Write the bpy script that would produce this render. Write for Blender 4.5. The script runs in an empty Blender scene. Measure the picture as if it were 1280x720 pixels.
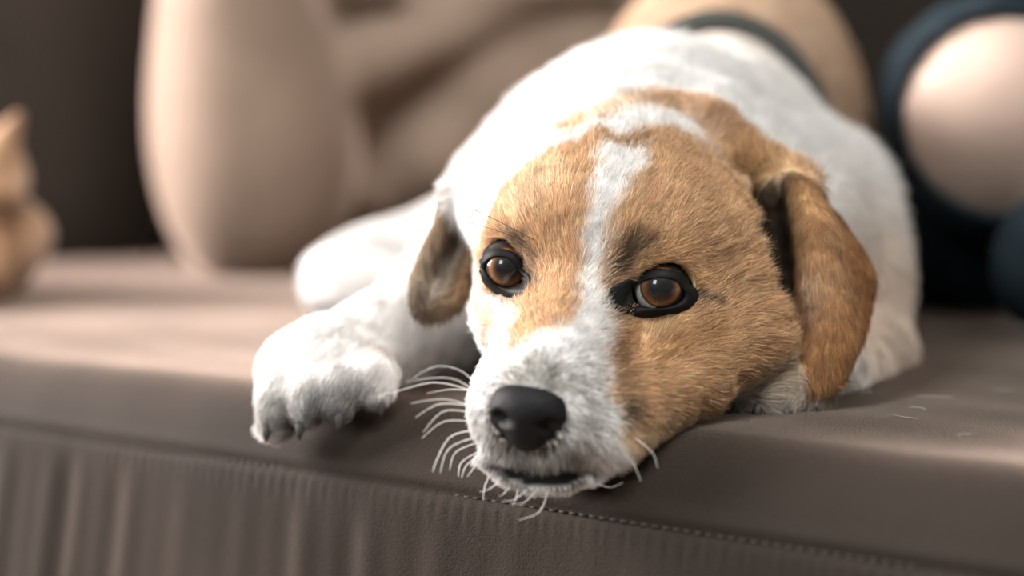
import bpy, math, random, time
import numpy as np
import openvdb
from mathutils import Vector, Matrix
from mathutils.bvhtree import BVHTree

T0 = time.time()
rng = np.random.default_rng(7)
random.seed(7)
C = bpy.context.scene.collection
SC = bpy.context.scene
FUR = 1.0            # overall hair density

# ------------------------------------------------------------------ camera
FPX = 2286.0
PITCH = -math.atan(210 / FPX)
CAM = np.array([0, 0, 0.5735])
FW = np.array([0, math.cos(PITCH), math.sin(PITCH)])
UP = np.array([0, -math.sin(PITCH), math.cos(PITCH)])


def at(px, py, d):
    """a place in the room: d metres along the lens axis"""
    return CAM + d * FW + (px - 640) / FPX * d * np.array([1, 0, 0]) - (py - 360) / FPX * d * UP


cd = bpy.data.cameras.new('camera')
cam = bpy.data.objects.new('camera', cd)
C.objects.link(cam)
cam.location = CAM
cam.rotation_euler = (math.pi / 2 + PITCH, 0, 0)
cd.sensor_width = 36
cd.lens = FPX / 1280 * 36
cd.clip_start = 0.01
cd.dof.use_dof = True
cd.dof.focus_distance = 0.744
cd.dof.aperture_fstop = 2.7
SC.camera = cam

# ------------------------------------------------------------------ world and lights
w = bpy.data.worlds.new('room_ambience')
SC.world = w
w.use_nodes = True
bg = w.node_tree.nodes['Background']
bg.inputs[0].default_value = (1.0, 0.99, 0.94, 1)
bg.inputs[1].default_value = 0.24


def area(name, loc, aim, sx, sy, power, col):
    l = bpy.data.lights.new(name, 'AREA')
    l.shape = 'RECTANGLE'
    l.size, l.size_y, l.energy, l.color = sx, sy, power, col
    o = bpy.data.objects.new(name, l)
    C.objects.link(o)
    o.location = loc
    o.rotation_euler = (Vector(aim) - Vector(loc)).to_track_quat('-Z', 'Y').to_euler()
    return o


area('window_daylight', (-1.85, 1.30, 1.24), (0.0, 0.9, 0.5), 1.2, 1.2, 180, (1.0, 0.93, 0.90))
area('front_window_daylight', (-0.95, -0.7, 1.35), (0.05, 0.8, 0.5), 0.46, 0.56, 15, (0.90, 1.0, 0.98))
area('overhead_fill', (0.25, -0.15, 2.25), (0.08, 0.8, 0.5), 1.2, 1.0, 50, (1.0, 0.985, 0.94))  # added fill from above to brighten the dog's face

SC.view_settings.view_transform = 'Standard'
SC.view_settings.look = 'None'
SC.view_settings.gamma = 1
SC.view_settings.exposure = 0.0
SC.view_settings.use_curve_mapping = False


# ------------------------------------------------------------------ helpers
def tag(o, label=None, cat=None, group=None, kind=None):
    for k, v in (('label', label), ('category', cat), ('group', group), ('kind', kind)):
        if v:
            o[k] = v
    return o


def empty(name, loc, label, cat):
    o = bpy.data.objects.new(name, None)
    C.objects.link(o)
    o.location = loc
    o.empty_display_size = 0.05
    return tag(o, label, cat)


def mesh_obj(name, V, F, mat, par=None, smooth=True):
    me = bpy.data.meshes.new(name)
    V = np.asarray(V, np.float32)
    F = [list(map(int, f)) for f in F] if not isinstance(F, np.ndarray) else F
    if isinstance(F, np.ndarray):
        n, k = F.shape
        me.vertices.add(len(V))
        me.vertices.foreach_set('co', V.ravel())
        me.loops.add(n * k)
        me.loops.foreach_set('vertex_index', F.astype(np.int32).ravel())
        me.polygons.add(n)
        me.polygons.foreach_set('loop_start', np.arange(0, n * k, k, dtype=np.int32))
        me.update(calc_edges=True)
        me.validate()
    else:
        me.from_pydata([tuple(v) for v in V], [], F)
        me.update()
    if smooth:
        me.polygons.foreach_set('use_smooth', np.ones(len(me.polygons), bool))
    if mat:
        me.materials.append(mat)
    o = bpy.data.objects.new(name, me)
    C.objects.link(o)
    if par:
        o.parent = par
        o.matrix_parent_inverse = Matrix.Translation(-Vector(par.location)) if par.type == 'EMPTY' else Matrix.Identity(4)
    return o


def add_color(o, name, cols):
    a = o.data.attributes.new(name, 'FLOAT_COLOR', 'POINT')
    c4 = np.ones((len(cols), 4), np.float32)
    c4[:, :3] = cols
    a.data.foreach_set('color', c4.ravel())


def tube(path, radii, seg=8):
    """closed tapering tube along a path"""
    P = np.asarray(path, float)
    n = len(P)
    T = np.gradient(P, axis=0)
    T /= np.linalg.norm(T, axis=1)[:, None] + 1e-12
    a = np.array([0, 0, 1.0]) if abs(T[0, 2]) < .9 else np.array([1.0, 0, 0])
    V, F = [], []
    u = np.cross(T[0], a); u /= np.linalg.norm(u)
    for i in range(n):
        u = u - T[i] * (u @ T[i]); u /= np.linalg.norm(u)
        v = np.cross(T[i], u)
        r = radii[i] if hasattr(radii, '__len__') else radii
        for j in range(seg):
            t = 2 * math.pi * j / seg
            V.append(P[i] + r * (math.cos(t) * u + math.sin(t) * v))
    for i in range(n - 1):
        for j in range(seg):
            k = (j + 1) % seg
            F.append((i * seg + j, i * seg + k, (i + 1) * seg + k, (i + 1) * seg + j))
    F.append(tuple(range(seg - 1, -1, -1)))
    F.append(tuple(range((n - 1) * seg, n * seg)))
    return V, F


def ss(a, b, x):
    t = np.clip((x - a) / (b - a), 0, 1)
    return t * t * (3 - 2 * t)


# ------------------------------------------------------------------ signed-distance sculpting
class Sculpt:
    def __init__(self, lo, hi, vox):
        self.lo, self.vox = np.array(lo, float), vox
        self.n = np.ceil((np.array(hi) - self.lo) / vox).astype(int) + 1
        self.A = np.full(self.n, 0.05, np.float32)

    def box(self, c, r):
        i0 = np.clip(np.floor((c - r - self.lo) / self.vox).astype(int), 0, self.n)
        i1 = np.clip(np.ceil((c + r - self.lo) / self.vox).astype(int) + 1, 0, self.n)
        if (i1 <= i0).any():
            return None, None
        ax = [(self.lo[k] + self.vox * np.arange(i0[k], i1[k])).astype(np.float32) for k in range(3)]
        return tuple(slice(i0[k], i1[k]) for k in range(3)), np.stack(np.meshgrid(*ax, indexing='ij'), -1)

    def mix(self, s, d, k, sub):
        a = self.A[s]
        d = d.astype(np.float32)
        if sub:
            h = np.maximum(k - np.abs(a + d), 0) / k
            self.A[s] = np.maximum(a, -d) + h * h * k / 4
        else:
            h = np.maximum(k - np.abs(a - d), 0) / k
            self.A[s] = np.minimum(a, d) - h * h * k / 4

    def ell(self, c, r, k=.01, rot=None, sub=False):
        c, r = np.asarray(c, float), np.asarray(r, float)
        s, P = self.box(c, r.max() + k + .008)
        if s is None: return
        q = P - c
        if rot is not None:
            q = q @ np.asarray(rot)          # columns = local axes
        k0 = np.sqrt(((q / r) ** 2).sum(-1)); k1 = np.sqrt(((q / r ** 2) ** 2).sum(-1))
        self.mix(s, k0 * (k0 - 1) / (k1 + 1e-9), k, sub)

    def cone(self, a, ra, b, rb, k=.01, sub=False):
        a, b = np.asarray(a, float), np.asarray(b, float)
        c, r = (a + b) / 2, np.abs(a - b) / 2 + max(ra, rb) + k + .008
        s, P = self.box(c, r)
        if s is None: return
        ab = b - a
        t = np.clip(((P - a) @ ab) / (ab @ ab), 0, 1)
        d = np.sqrt(((P - a - t[..., None] * ab) ** 2).sum(-1)) - (ra + (rb - ra) * t)
        self.mix(s, d, k, sub)

    def chain(self, pts, radii, k=.01, sub=False):
        for i in range(len(pts) - 1):
            self.cone(pts[i], radii[i], pts[i + 1], radii[i + 1], k, sub)

    def cloud(self, pts, r, k=.004):
        pts = np.asarray(pts, float)
        c, h = (pts.max(0) + pts.min(0)) / 2, (pts.max(0) - pts.min(0)) / 2
        s, P = self.box(c, h + np.max(r) + k + .006)
        if s is None: return
        d = np.full(P.shape[:3], .05, np.float32)
        rr = np.broadcast_to(r, len(pts))
        for p, q in zip(pts, rr):
            i0 = np.maximum(np.floor((p - P[0, 0, 0] - q - .008) / self.vox).astype(int), 0)
            i1 = np.ceil((p - P[0, 0, 0] + q + .008) / self.vox).astype(int) + 1
            sl = tuple(slice(i0[m], i1[m]) for m in range(3))
            X = P[sl]
            if X.size:
                d[sl] = np.minimum(d[sl], np.sqrt(((X - p) ** 2).sum(-1)) - q)
        self.mix(s, d, k, False)

    def mesh(self):
        g = openvdb.FloatGrid(0.05)
        g.copyFromArray(self.A)
        v, q = g.convertToQuads(0.0)
        return (v * self.vox + self.lo).astype(np.float32), q.astype(np.int32)


def normals_of(V, Q):
    N = np.zeros(V.shape, np.float64)
    fn = np.cross(V[Q[:, 2]] - V[Q[:, 0]], V[Q[:, 3]] - V[Q[:, 1]])
    for k in range(4):
        np.add.at(N, Q[:, k], fn)
    return N / (np.linalg.norm(N, axis=1)[:, None] + 1e-12)


def wob(P, f, seed=0):
    """cheap smooth noise, about -1..1"""
    r = np.random.default_rng(seed)
    o = np.zeros(len(P))
    for k in range(6):
        v = r.normal(size=3); v /= np.linalg.norm(v)
        o += np.sin(P @ v * f * (0.7 + 0.25 * k) + r.uniform(0, 6.28))
    return o / 2.6


def sheet(rows, nu, nv, arr=None):
    """smooth surface through a control grid of points (Catmull-Rom)"""
    G = np.array(rows, float) if arr is None else arr

    def up(A, n):
        m = len(A)
        t = np.linspace(0, m - 1, n); i = np.minimum(t.astype(int), m - 2); f = (t - i)[:, None, None]
        g = lambda j: A[np.clip(j, 0, m - 1)]
        p0, p1, p2, p3 = g(i - 1), g(i), g(i + 1), g(i + 2)
        return .5 * (2 * p1 + (p2 - p0) * f + (2 * p0 - 5 * p1 + 4 * p2 - p3) * f ** 2 + (3 * p1 - p0 - 3 * p2 + p3) * f ** 3)
    A = up(G, nu)
    return up(A.transpose(1, 0, 2), nv).transpose(1, 0, 2)


# ------------------------------------------------------------------ materials
def mat(name):
    m = bpy.data.materials.new(name)
    m.use_nodes = True
    return m, m.node_tree.nodes, m.node_tree.links, m.node_tree.nodes['Principled BSDF']


def plain(name, col, rough=.6, **kw):
    m, N, L, b = mat(name)
    b.inputs['Base Color'].default_value = (*col, 1)
    b.inputs['Roughness'].default_value = rough
    for k, v in kw.items():
        b.inputs[k.replace('_', ' ')].default_value = v
    return m


def attr_mat(name, rough=.7, spec=.2, hair=False):
    m, N, L, b = mat(name)
    a = N.new('ShaderNodeAttribute'); a.attribute_name = 'coat'
    b.inputs['Roughness'].default_value = rough
    b.inputs['Specular IOR Level'].default_value = spec
    L.new(a.outputs['Color'], b.inputs['Base Color'])
    if hair:
        t = N.new('ShaderNodeBsdfTranslucent')
        mx = N.new('ShaderNodeMixShader'); mx.inputs[0].default_value = .32
        L.new(a.outputs['Color'], t.inputs['Color'])
        L.new(b.outputs[0], mx.inputs[1]); L.new(t.outputs[0], mx.inputs[2])
        L.new(mx.outputs[0], N['Material Output'].inputs['Surface'])
    return m


def suede(name, c0, c1, scale=1.0):
    m, N, L, b = mat(name)
    tc = N.new('ShaderNodeTexCoord')
    n1 = N.new('ShaderNodeTexNoise'); n1.inputs['Scale'].default_value = 9 * scale; n1.inputs['Detail'].default_value = 4
    n2 = N.new('ShaderNodeTexNoise'); n2.inputs['Scale'].default_value = 1050 * scale; n2.inputs['Detail'].default_value = 3
    r = N.new('ShaderNodeValToRGB')
    r.color_ramp.elements[0].position, r.color_ramp.elements[1].position = .3, .75
    r.color_ramp.elements[0].color = (*c0, 1); r.color_ramp.elements[1].color = (*c1, 1)
    ad = N.new('ShaderNodeMath'); ad.operation = 'MULTIPLY_ADD'; ad.inputs[1].default_value = .9
    L.new(tc.outputs['Object'], n1.inputs['Vector']); L.new(tc.outputs['Object'], n2.inputs['Vector'])
    sb = N.new('ShaderNodeMath'); sb.operation = 'SUBTRACT'; sb.inputs[1].default_value = .5
    L.new(n2.outputs['Fac'], sb.inputs[0]); L.new(sb.outputs[0], ad.inputs[0]); L.new(n1.outputs['Fac'], ad.inputs[2])
    L.new(ad.outputs[0], r.inputs['Fac']); L.new(r.outputs['Color'], b.inputs['Base Color'])
    bp = N.new('ShaderNodeBump'); bp.inputs['Strength'].default_value = .7; bp.inputs['Distance'].default_value = .0006
    L.new(n2.outputs['Fac'], bp.inputs['Height']); L.new(bp.outputs[0], b.inputs['Normal'])
    b.inputs['Roughness'].default_value = .85
    b.inputs['Specular IOR Level'].default_value = .25
    b.inputs['Sheen Weight'].default_value = .9
    b.inputs['Sheen Roughness'].default_value = .28
    b.inputs['Sheen Tint'].default_value = (1, .76, .64, 1)
    return m


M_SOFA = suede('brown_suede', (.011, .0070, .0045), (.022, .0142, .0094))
M_SUEDE_LIT = suede('brown_suede_lit', (.21, .147, .112), (.31, .224, .175))  # lit copy of the sofa suede, brightness put into the base colour
M_STITCH = plain('stitch_thread', (.028, .021, .016), .85)
M_BODY = attr_mat('dog_skin', .8, .1)
M_FUR = attr_mat('dog_fur', .55, .25, hair=True)

# ------------------------------------------------------------------ setting: floor and wall behind the sofa
fl = mesh_obj('floor', [(-3, -2, 0), (3, -2, 0), (3, 2.6, 0), (-3, 2.6, 0)], [(0, 1, 2, 3)], plain('floor_wood', (.16, .11, .08), .5), smooth=False)
fl['kind'] = 'structure'
wl = mesh_obj('wall_back', [(-3, 2.6, 0), (3, 2.6, 0), (3, 2.6, 2.6), (-3, 2.6, 2.6)], [(0, 1, 2, 3)], plain('wall_paint', (.22, .23, .21), .8), smooth=False)
wl['kind'] = 'structure'

# ------------------------------------------------------------------ sofa
SEAT = 0.45
sofa = empty('sofa', (0, 1.2, 0), 'brown suede sofa the dog is lying on, with a seam along its front edge', 'sofa')
S0 = np.array([-.227, .895]); SD = np.array([.801, -.598]); SN = np.array([-.598, -.801])   # seam line, its direction, outward normal
RB = 0.048                                      # front edge roll


def seat_point(s, t):
    """s along the seam, t arc length from the start of the roll (negative: the flat top)"""
    s = np.asarray(s, float); t = np.asarray(t, float)
    th = np.clip(t / RB, 0, math.pi / 2 * .93)
    extra = np.maximum(t - RB * math.pi / 2 * .93, 0)
    out = np.where(t < 0, t, RB * np.sin(th)) + extra * math.cos(math.pi / 2 * .93)
    z = SEAT - RB * (1 - np.cos(th)) - extra * math.sin(math.pi / 2 * .93)
    xy = S0 + s[..., None] * SD + (out - RB * .95)[..., None] * SN
    nrm = np.stack([SN[0] * np.sin(th), SN[1] * np.sin(th), np.cos(th)], -1)
    return np.concatenate([xy, z[..., None]], -1), nrm


T_SEAM = RB * 1.20
s = np.concatenate([np.linspace(-1.5, -.25, 40)[:-1], np.linspace(-.25, .75, 420), np.linspace(.75, 1.3, 20)[1:]])
t = np.concatenate([np.linspace(-1.6, -.25, 50)[:-1], np.linspace(-.25, .20, 260), [.26, .34, .40]])
S, T = np.meshgrid(s, t, indexing='ij')
P, Nn = seat_point(S, T)
d = np.zeros(S.shape)
d -= .0022 * np.exp(-((T - T_SEAM) / .0018) ** 2)                       # stitched valley
d += .0010 * np.exp(-((T - T_SEAM + .005) / .0035) ** 2)
puck = np.sin(S * 2 * math.pi / .0062 + 1.5 * np.sin(S * 61)) * np.exp(-((T - T_SEAM - .006) / .006) ** 2) * .0006
d += puck
fold = (np.sin(S * 2 * math.pi / .034 + 2.0 * np.sin(S * 13 + 1) + T * 9) + .6 * np.sin(S * 2 * math.pi / .019 + T * 14))
fold *= .55 + .45 * np.sin(S * 27 + 2) * np.sin(S * 11)
d += fold * .0012 * ss(T_SEAM - .004, T_SEAM + .03, T) * ss(.45, .05, S)
flat = np.stack([P[..., 0].ravel(), P[..., 1].ravel(), P[..., 2].ravel()], -1)
d += (wob(flat, 22, 3) * .0018 + wob(flat, 60, 4) * .0005).reshape(S.shape) * ss(-.6, -.0, T)
P = P + Nn * d[..., None]
keep = P[..., 1] < 1.66
P[..., 1] = np.minimum(P[..., 1], 1.75)
n1, n2 = S.shape
idx = np.arange(n1 * n2).reshape(n1, n2)
F = np.stack([idx[:-1, :-1], idx[:-1, 1:], idx[1:, 1:], idx[1:, :-1]], -1).reshape(-1, 4)
seat = mesh_obj('seat_cushion', P.reshape(-1, 3), F, M_SOFA, sofa)
# stitches along the seam
V, F = [], []
for k in range(int(.62 / .0048)):
    a = -.16 + k * .0048
    q, n_ = seat_point(np.array([a, a + .0016, a + .0032]), np.full(3, T_SEAM))
    v, f = tube(q - n_ * .0010, [.00045, .0006, .00045], 5)
    o = len(V); V += v; F += [tuple(i + o for i in ff) for ff in f]
st = mesh_obj('stitching', V, F, M_STITCH, sofa); st['kind'] = 'stuff'
# plinth under the cushion, so the seat stands on the floor
bx = lambda x0, x1, y0, y1, z0, z1: ([(x0, y0, z0), (x1, y0, z0), (x1, y1, z0), (x0, y1, z0), (x0, y0, z1), (x1, y0, z1), (x1, y1, z1), (x0, y1, z1)],
                                     [(3, 2, 1, 0), (4, 5, 6, 7), (0, 1, 5, 4), (1, 2, 6, 5), (2, 3, 7, 6), (3, 0, 4, 7)])
# the frame follows the slanting front
c4 = [S0 - SD * 1.2 - SN * .02, S0 + SD * 1.2 - SN * .02, np.array([1.6, 1.72]), np.array([-1.4, 1.72])]
V = [(x, y, z) for z in (0.0, .40) for x, y in c4]
mesh_obj('frame', V, [(3, 2, 1, 0), (4, 5, 6, 7), (0, 1, 5, 4), (1, 2, 6, 5), (2, 3, 7, 6), (3, 0, 4, 7)], M_SOFA, sofa, smooth=False)
v, f = bx(-1.4, 1.6, 1.72, 1.95, 0, .98)
mesh_obj('backrest', v, f, M_SOFA, sofa, smooth=False)

# loose back cushions
def cushion(name, label, build, lo, hi, group=None):
    s_ = Sculpt(lo, hi, .006)
    build(s_)
    v, q = s_.mesh()
    o = mesh_obj(name, v, q, M_SUEDE_LIT if 'large' in label else M_SOFA)
    return tag(o, label, 'cushion')


def pil_a(s_):
    for x in (-.50, -.44, -.39):
        for z in (.55, .70, .84):
            s_.ell((x, 1.655, z), (.085, .045, .14), .04)


def pil_b(s_):
    s_.ell(at(520, 130, 1.585), (.19, .055, .17), .04)
    s_.ell(at(295, 85, 1.47), (.066, .10, .165), .035)
    s_.ell(at(325, 185, 1.49), (.080, .105, .12), .035)
    s_.ell(at(640, 120, 1.575), (.12, .06, .17), .04)
    s_.chain([at(700, -20, 1.52), at(560, 35, 1.495), at(470, 70, 1.48), at(410, 120, 1.48)], [.016, .022, .024, .012], .025)   # creases
    s_.chain([at(720, 60, 1.54), at(620, 120, 1.525), at(540, 200, 1.52), at(480, 250, 1.53)], [.018, .024, .024, .014], .03)
    s_.ell(at(600, -12, 1.52), (.12, .04, .014), .02)                                     # lit top welt


def pil_c(s_):  # out-of-view cushion added to keep light off the dark back cushion
    for y in (1.61, 1.65):
        for z in (.54, .68, .78):
            s_.ell((-.70, y, z), (.055, .08, .13), .04)


cushion('back_cushion', 'unseen brown corner cushion added to cast shade beside the sofa arm, out at the far left', pil_c, (-.84, 1.22, .40), (-.54, 1.76, .98))
v, f = bx(-1.05, -.80, .98, 1.95, 0, .55)
mesh_obj('armrest', v, f, M_SOFA, sofa, smooth=False)
ca = cushion('back_cushion', 'dark brown back cushion in shade at the far left of the sofa', pil_a, (-.98, 1.48, .40), (-.20, 1.75, 1.02))
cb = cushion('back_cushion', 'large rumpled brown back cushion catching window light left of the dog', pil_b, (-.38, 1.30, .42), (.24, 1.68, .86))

# ------------------------------------------------------------------ the dog
# head frame: x to the dog's left, y towards the back of the head, z up, origin between the eyes
HR = np.array([[.967, .247, .068], [-.235, .961, -.144], [-.101, .124, .987]])
HR = np.linalg.svd(HR)[0] @ np.linalg.svd(HR)[2]
HO = np.array([.028, .751, .508])
H = lambda x, y, z: HR @ (np.array([x, y, z]) / 100.0) + HO       # head centimetres to the room
to_head = lambda P: (np.asarray(P) - HO) @ HR * 100.0

dog = empty('dog', (.08, 1.0, .45), 'white and tan dog with floppy ears resting its chin on the sofa edge', 'dog')
D = Sculpt((-.165, .635, .395), (.265, 1.32, .70), .0021)
cm = lambda *r: np.array(r) / 100
# trunk
D.ell((.066, .955, .510), (.105, .12, .077), .03)
D.ell((.112, .96, .49), (.062, .11, .075), .03)
D.ell((.118, 1.085, .545), (.060, .13, .080), .02)
D.ell((.142, 1.21, .565), (.088, .105, .112), .02)
D.ell((.10, 1.12, .49), (.13, .14, .06), .03)
# neck
D.cone(H(0, 6.5, .5), .058, (.070, .93, .54), .066, .03)
D.cone(H(0, 6, -3), .045, (.066, .92, .51), .066, .03)
# skin rolls behind the forehead
D.chain([at(660, 190, .835), at(760, 158, .84), at(880, 170, .83), at(935, 205, .82)], [.009, .012, .013, .008], .012)
D.chain([at(700, 150, .86), at(800, 126, .865), at(890, 150, .86), at(960, 200, .845)], [.010, .013, .013, .008], .012)
# skull
hell = lambda c, r, k=.012, sub=False: D.ell(H(*c), cm(*r), k, HR, sub)
hcone = lambda a, ra, b, rb, k=.012, sub=False: D.cone(H(*a), ra / 100, H(*b), rb / 100, k, sub)
hell((.2, 4.2, .6), (5.1, 5.6, 4.6))
hell((.2, 2.6, .6), (4.3, 3.6, 3.4), .010)
hell((2.9, 3.6, 1.4), (3.1, 4.2, 3.0)); hell((-1.9, 3.6, 1.4), (2.2, 4.0, 2.8))
for sx in (1, -1):
    hell((sx * 2.45, .75, 1.55), (1.8 if sx > 0 else 1.55, 1.3, 1.0), .008)           # brow
    hell(((4.2 if sx > 0 else -2.8), 2.6, -1.8), (2.3 if sx > 0 else 2.0, 3.6, 3.0), .010)          # cheek
    hell((2.9 if sx > 0 else -2.5, .9, -2.2), (1.7 if sx > 0 else 1.4, 1.8, 1.2), .008)          # under the eye
    hell((sx * 1.15, -5.3, -4.2), (1.65, 2.2, 1.75), .008)        # upper lip
    hell((sx * 1.6, -2.9, -4.0), (1.6, 2.8, 1.9), .010)
    hcone((sx * 1.0, .3, -.9), 1.0, (sx * .9, -3.0, -1.9), 1.0, .010)
hcone((0, .6, -.2), 1.7, (0, -6.2, -3.0), 1.25, .012)             # bridge of the nose
hcone((0, 0, -2.6), 2.9, (0, -5.0, -3.9), 1.95, .012)             # muzzle
# lower jaw and the slack cheek spread over the paw
hcone((.6, 1.0, -5.2), 2.2, (.3, -4.9, -5.8), 1.2, .010)
hell((.1, -5.55, -5.75), (2.0, 1.35, .95), .007)
D.chain([at(795, 500, .722), at(850, 475, .745), at(925, 415, .778), at(955, 370, .80)], [.012, .015, .020, .018], .012)
D.chain([at(770, 545, .708), at(815, 518, .73)], [.010, .010], .01)
D.ell(at(890, 330, .795), (.040, .035, .032), .015)
# dog's right foreleg, reaching to the edge (left in the picture)
D.chain([(-.005, .93, .50), at(545, 395, .885), at(480, 430, .85), at(420, 455, .825)], [.040, .027, .0215, .022], .012)
D.ell(at(405, 460, .818), (.030, .024, .019), .012)
TOES = [[at(385, 455, .812), at(352, 485, .800), at(342, 515, .796)], [at(405, 460, .808), at(388, 490, .794), at(382, 512, .791)],
        [at(430, 462, .808), at(424, 484, .792), at(424, 502, .789)], [at(455, 458, .81), at(466, 472, .797), at(470, 486, .795)]]
for tt in TOES:
    D.chain(tt, [.0105, .0098, .0075], .005)
D.ell(at(345, 535, .802), (.008, .010, .005), .005)
# dog's left foreleg, folded under the cheek (right in the picture)
D.chain([(.155, .99, .52), at(1085, 435, .93)], [.045, .021], .02)
D.chain([at(1080, 445, .93), at(1030, 470, .86), at(975, 478, .80)], [.021, .018, .017], .012)
TOES_L = [[at(975, 470, .80), at(945, 478, .782), at(925, 498, .776)], [at(980, 470, .80), at(965, 478, .779), at(955, 498, .773)],
          [at(990, 472, .80), at(987, 484, .781), at(985, 500, .776)], [at(1005, 480, .80), at(1012, 490, .787), at(1014, 502, .783)]]
for tt in TOES_L:
    D.chain(tt, [.0105, .0092, .0068], .005)
# hind foot showing beyond the foreleg
D.chain([(.02, 1.14, .50), at(470, 350, 1.13), at(425, 350, 1.10)], [.05, .028, .022], .02)
# ears: thin folded sheets fused to the skull
EAR_L = [[(960, 238, .805), (972, 233, .81), (984, 229, .808), (994, 227, .800), (1006, 232, .797), (1010, 236, .803), (1016, 242, .81)],
         [(964, 290, .808), (976, 284, .815), (990, 281, .808), (1008, 278, .782), (1034, 283, .781), (1043, 288, .795), (1056, 293, .802)],
         [(974, 340, .806), (985, 338, .813), (997, 336, .803), (1014, 334, .777), (1042, 334, .777), (1053, 334, .790), (1084, 338, .800)],
         [(988, 388, .804), (996, 388, .808), (1002, 386, .795), (1020, 386, .774), (1050, 386, .775), (1060, 384, .786), (1082, 380, .800)],
         [(1000, 430, .795), (1004, 432, .790), (1010, 434, .779), (1030, 436, .771), (1056, 432, .775), (1062, 430, .781), (1070, 424, .79)],
         [(1008, 472, .776), (1013, 475, .775), (1022, 477, .772), (1034, 477, .771), (1044, 473, .774), (1048, 470, .777), (1053, 464, .782)]]
EAR_R = [[(566, 244, .815), (577, 240, .828), (590, 240, .823), (604, 248, .808)],
         [(545, 290, .811), (563, 288, .826), (580, 288, .826), (596, 292, .811)],
         [(525, 335, .808), (545, 335, .822), (563, 336, .822), (583, 340, .808)],
         [(520, 368, .803), (536, 370, .812), (554, 370, .812), (574, 372, .803)],
         [(526, 390, .800), (533, 392, .801), (542, 392, .801), (554, 388, .802)]]
for dd in (-.024, -.014, -.004, .006):
    D.chain([at(963, 250, .802 + dd), at(967, 300, .800 + dd), at(981, 350, .797 + dd), at(1000, 412, .794 + dd)], [.0115, .0145, .0125, .006], .003, True)
earpts = []
for E_ in (EAR_L, EAR_R):
    g = sheet([[at(*p) for p in r] for r in E_], 52, 44).reshape(-1, 3)
    earpts.append(g)
    D.cloud(g, .0027, .004)
D.cone(at(1006, 228, .81), .007, at(950, 205, .82), .009, .008)      # roots
D.cone(at(590, 255, .822), .010, at(625, 265, .80), .014, .012)
# sockets, mouth line
EYE_R = 1.12
EYES = {1: np.array([3.38, -.02, .12]), -1: np.array([-3.1, -.02, .16])}
for sx, c in EYES.items():
    hell(c, (EYE_R * 1.12,) * 3, .004, True)
D.chain([at(610, 573, .714), at(634, 589, .711), at(668, 598, .709), at(702, 598, .709), at(736, 590, .711), at(772, 568, .714)], [.0040, .0048, .0050, .0050, .0048, .0040], .004)
MOUTH = [at(618, 580, .705), at(640, 591, .7025), at(672, 597, .7005), at(706, 596, .7015), at(738, 587, .705)]
D.chain(MOUTH, [.0025, .0042, .0050, .0042, .0025], .002, True)

BV, BQ = D.mesh()
# keep the one connected body (no stray crumbs)
BN = normals_of(BV, BQ)
tree = BVHTree.FromPolygons([tuple(v) for v in BV.tolist()], BQ.tolist())

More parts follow.
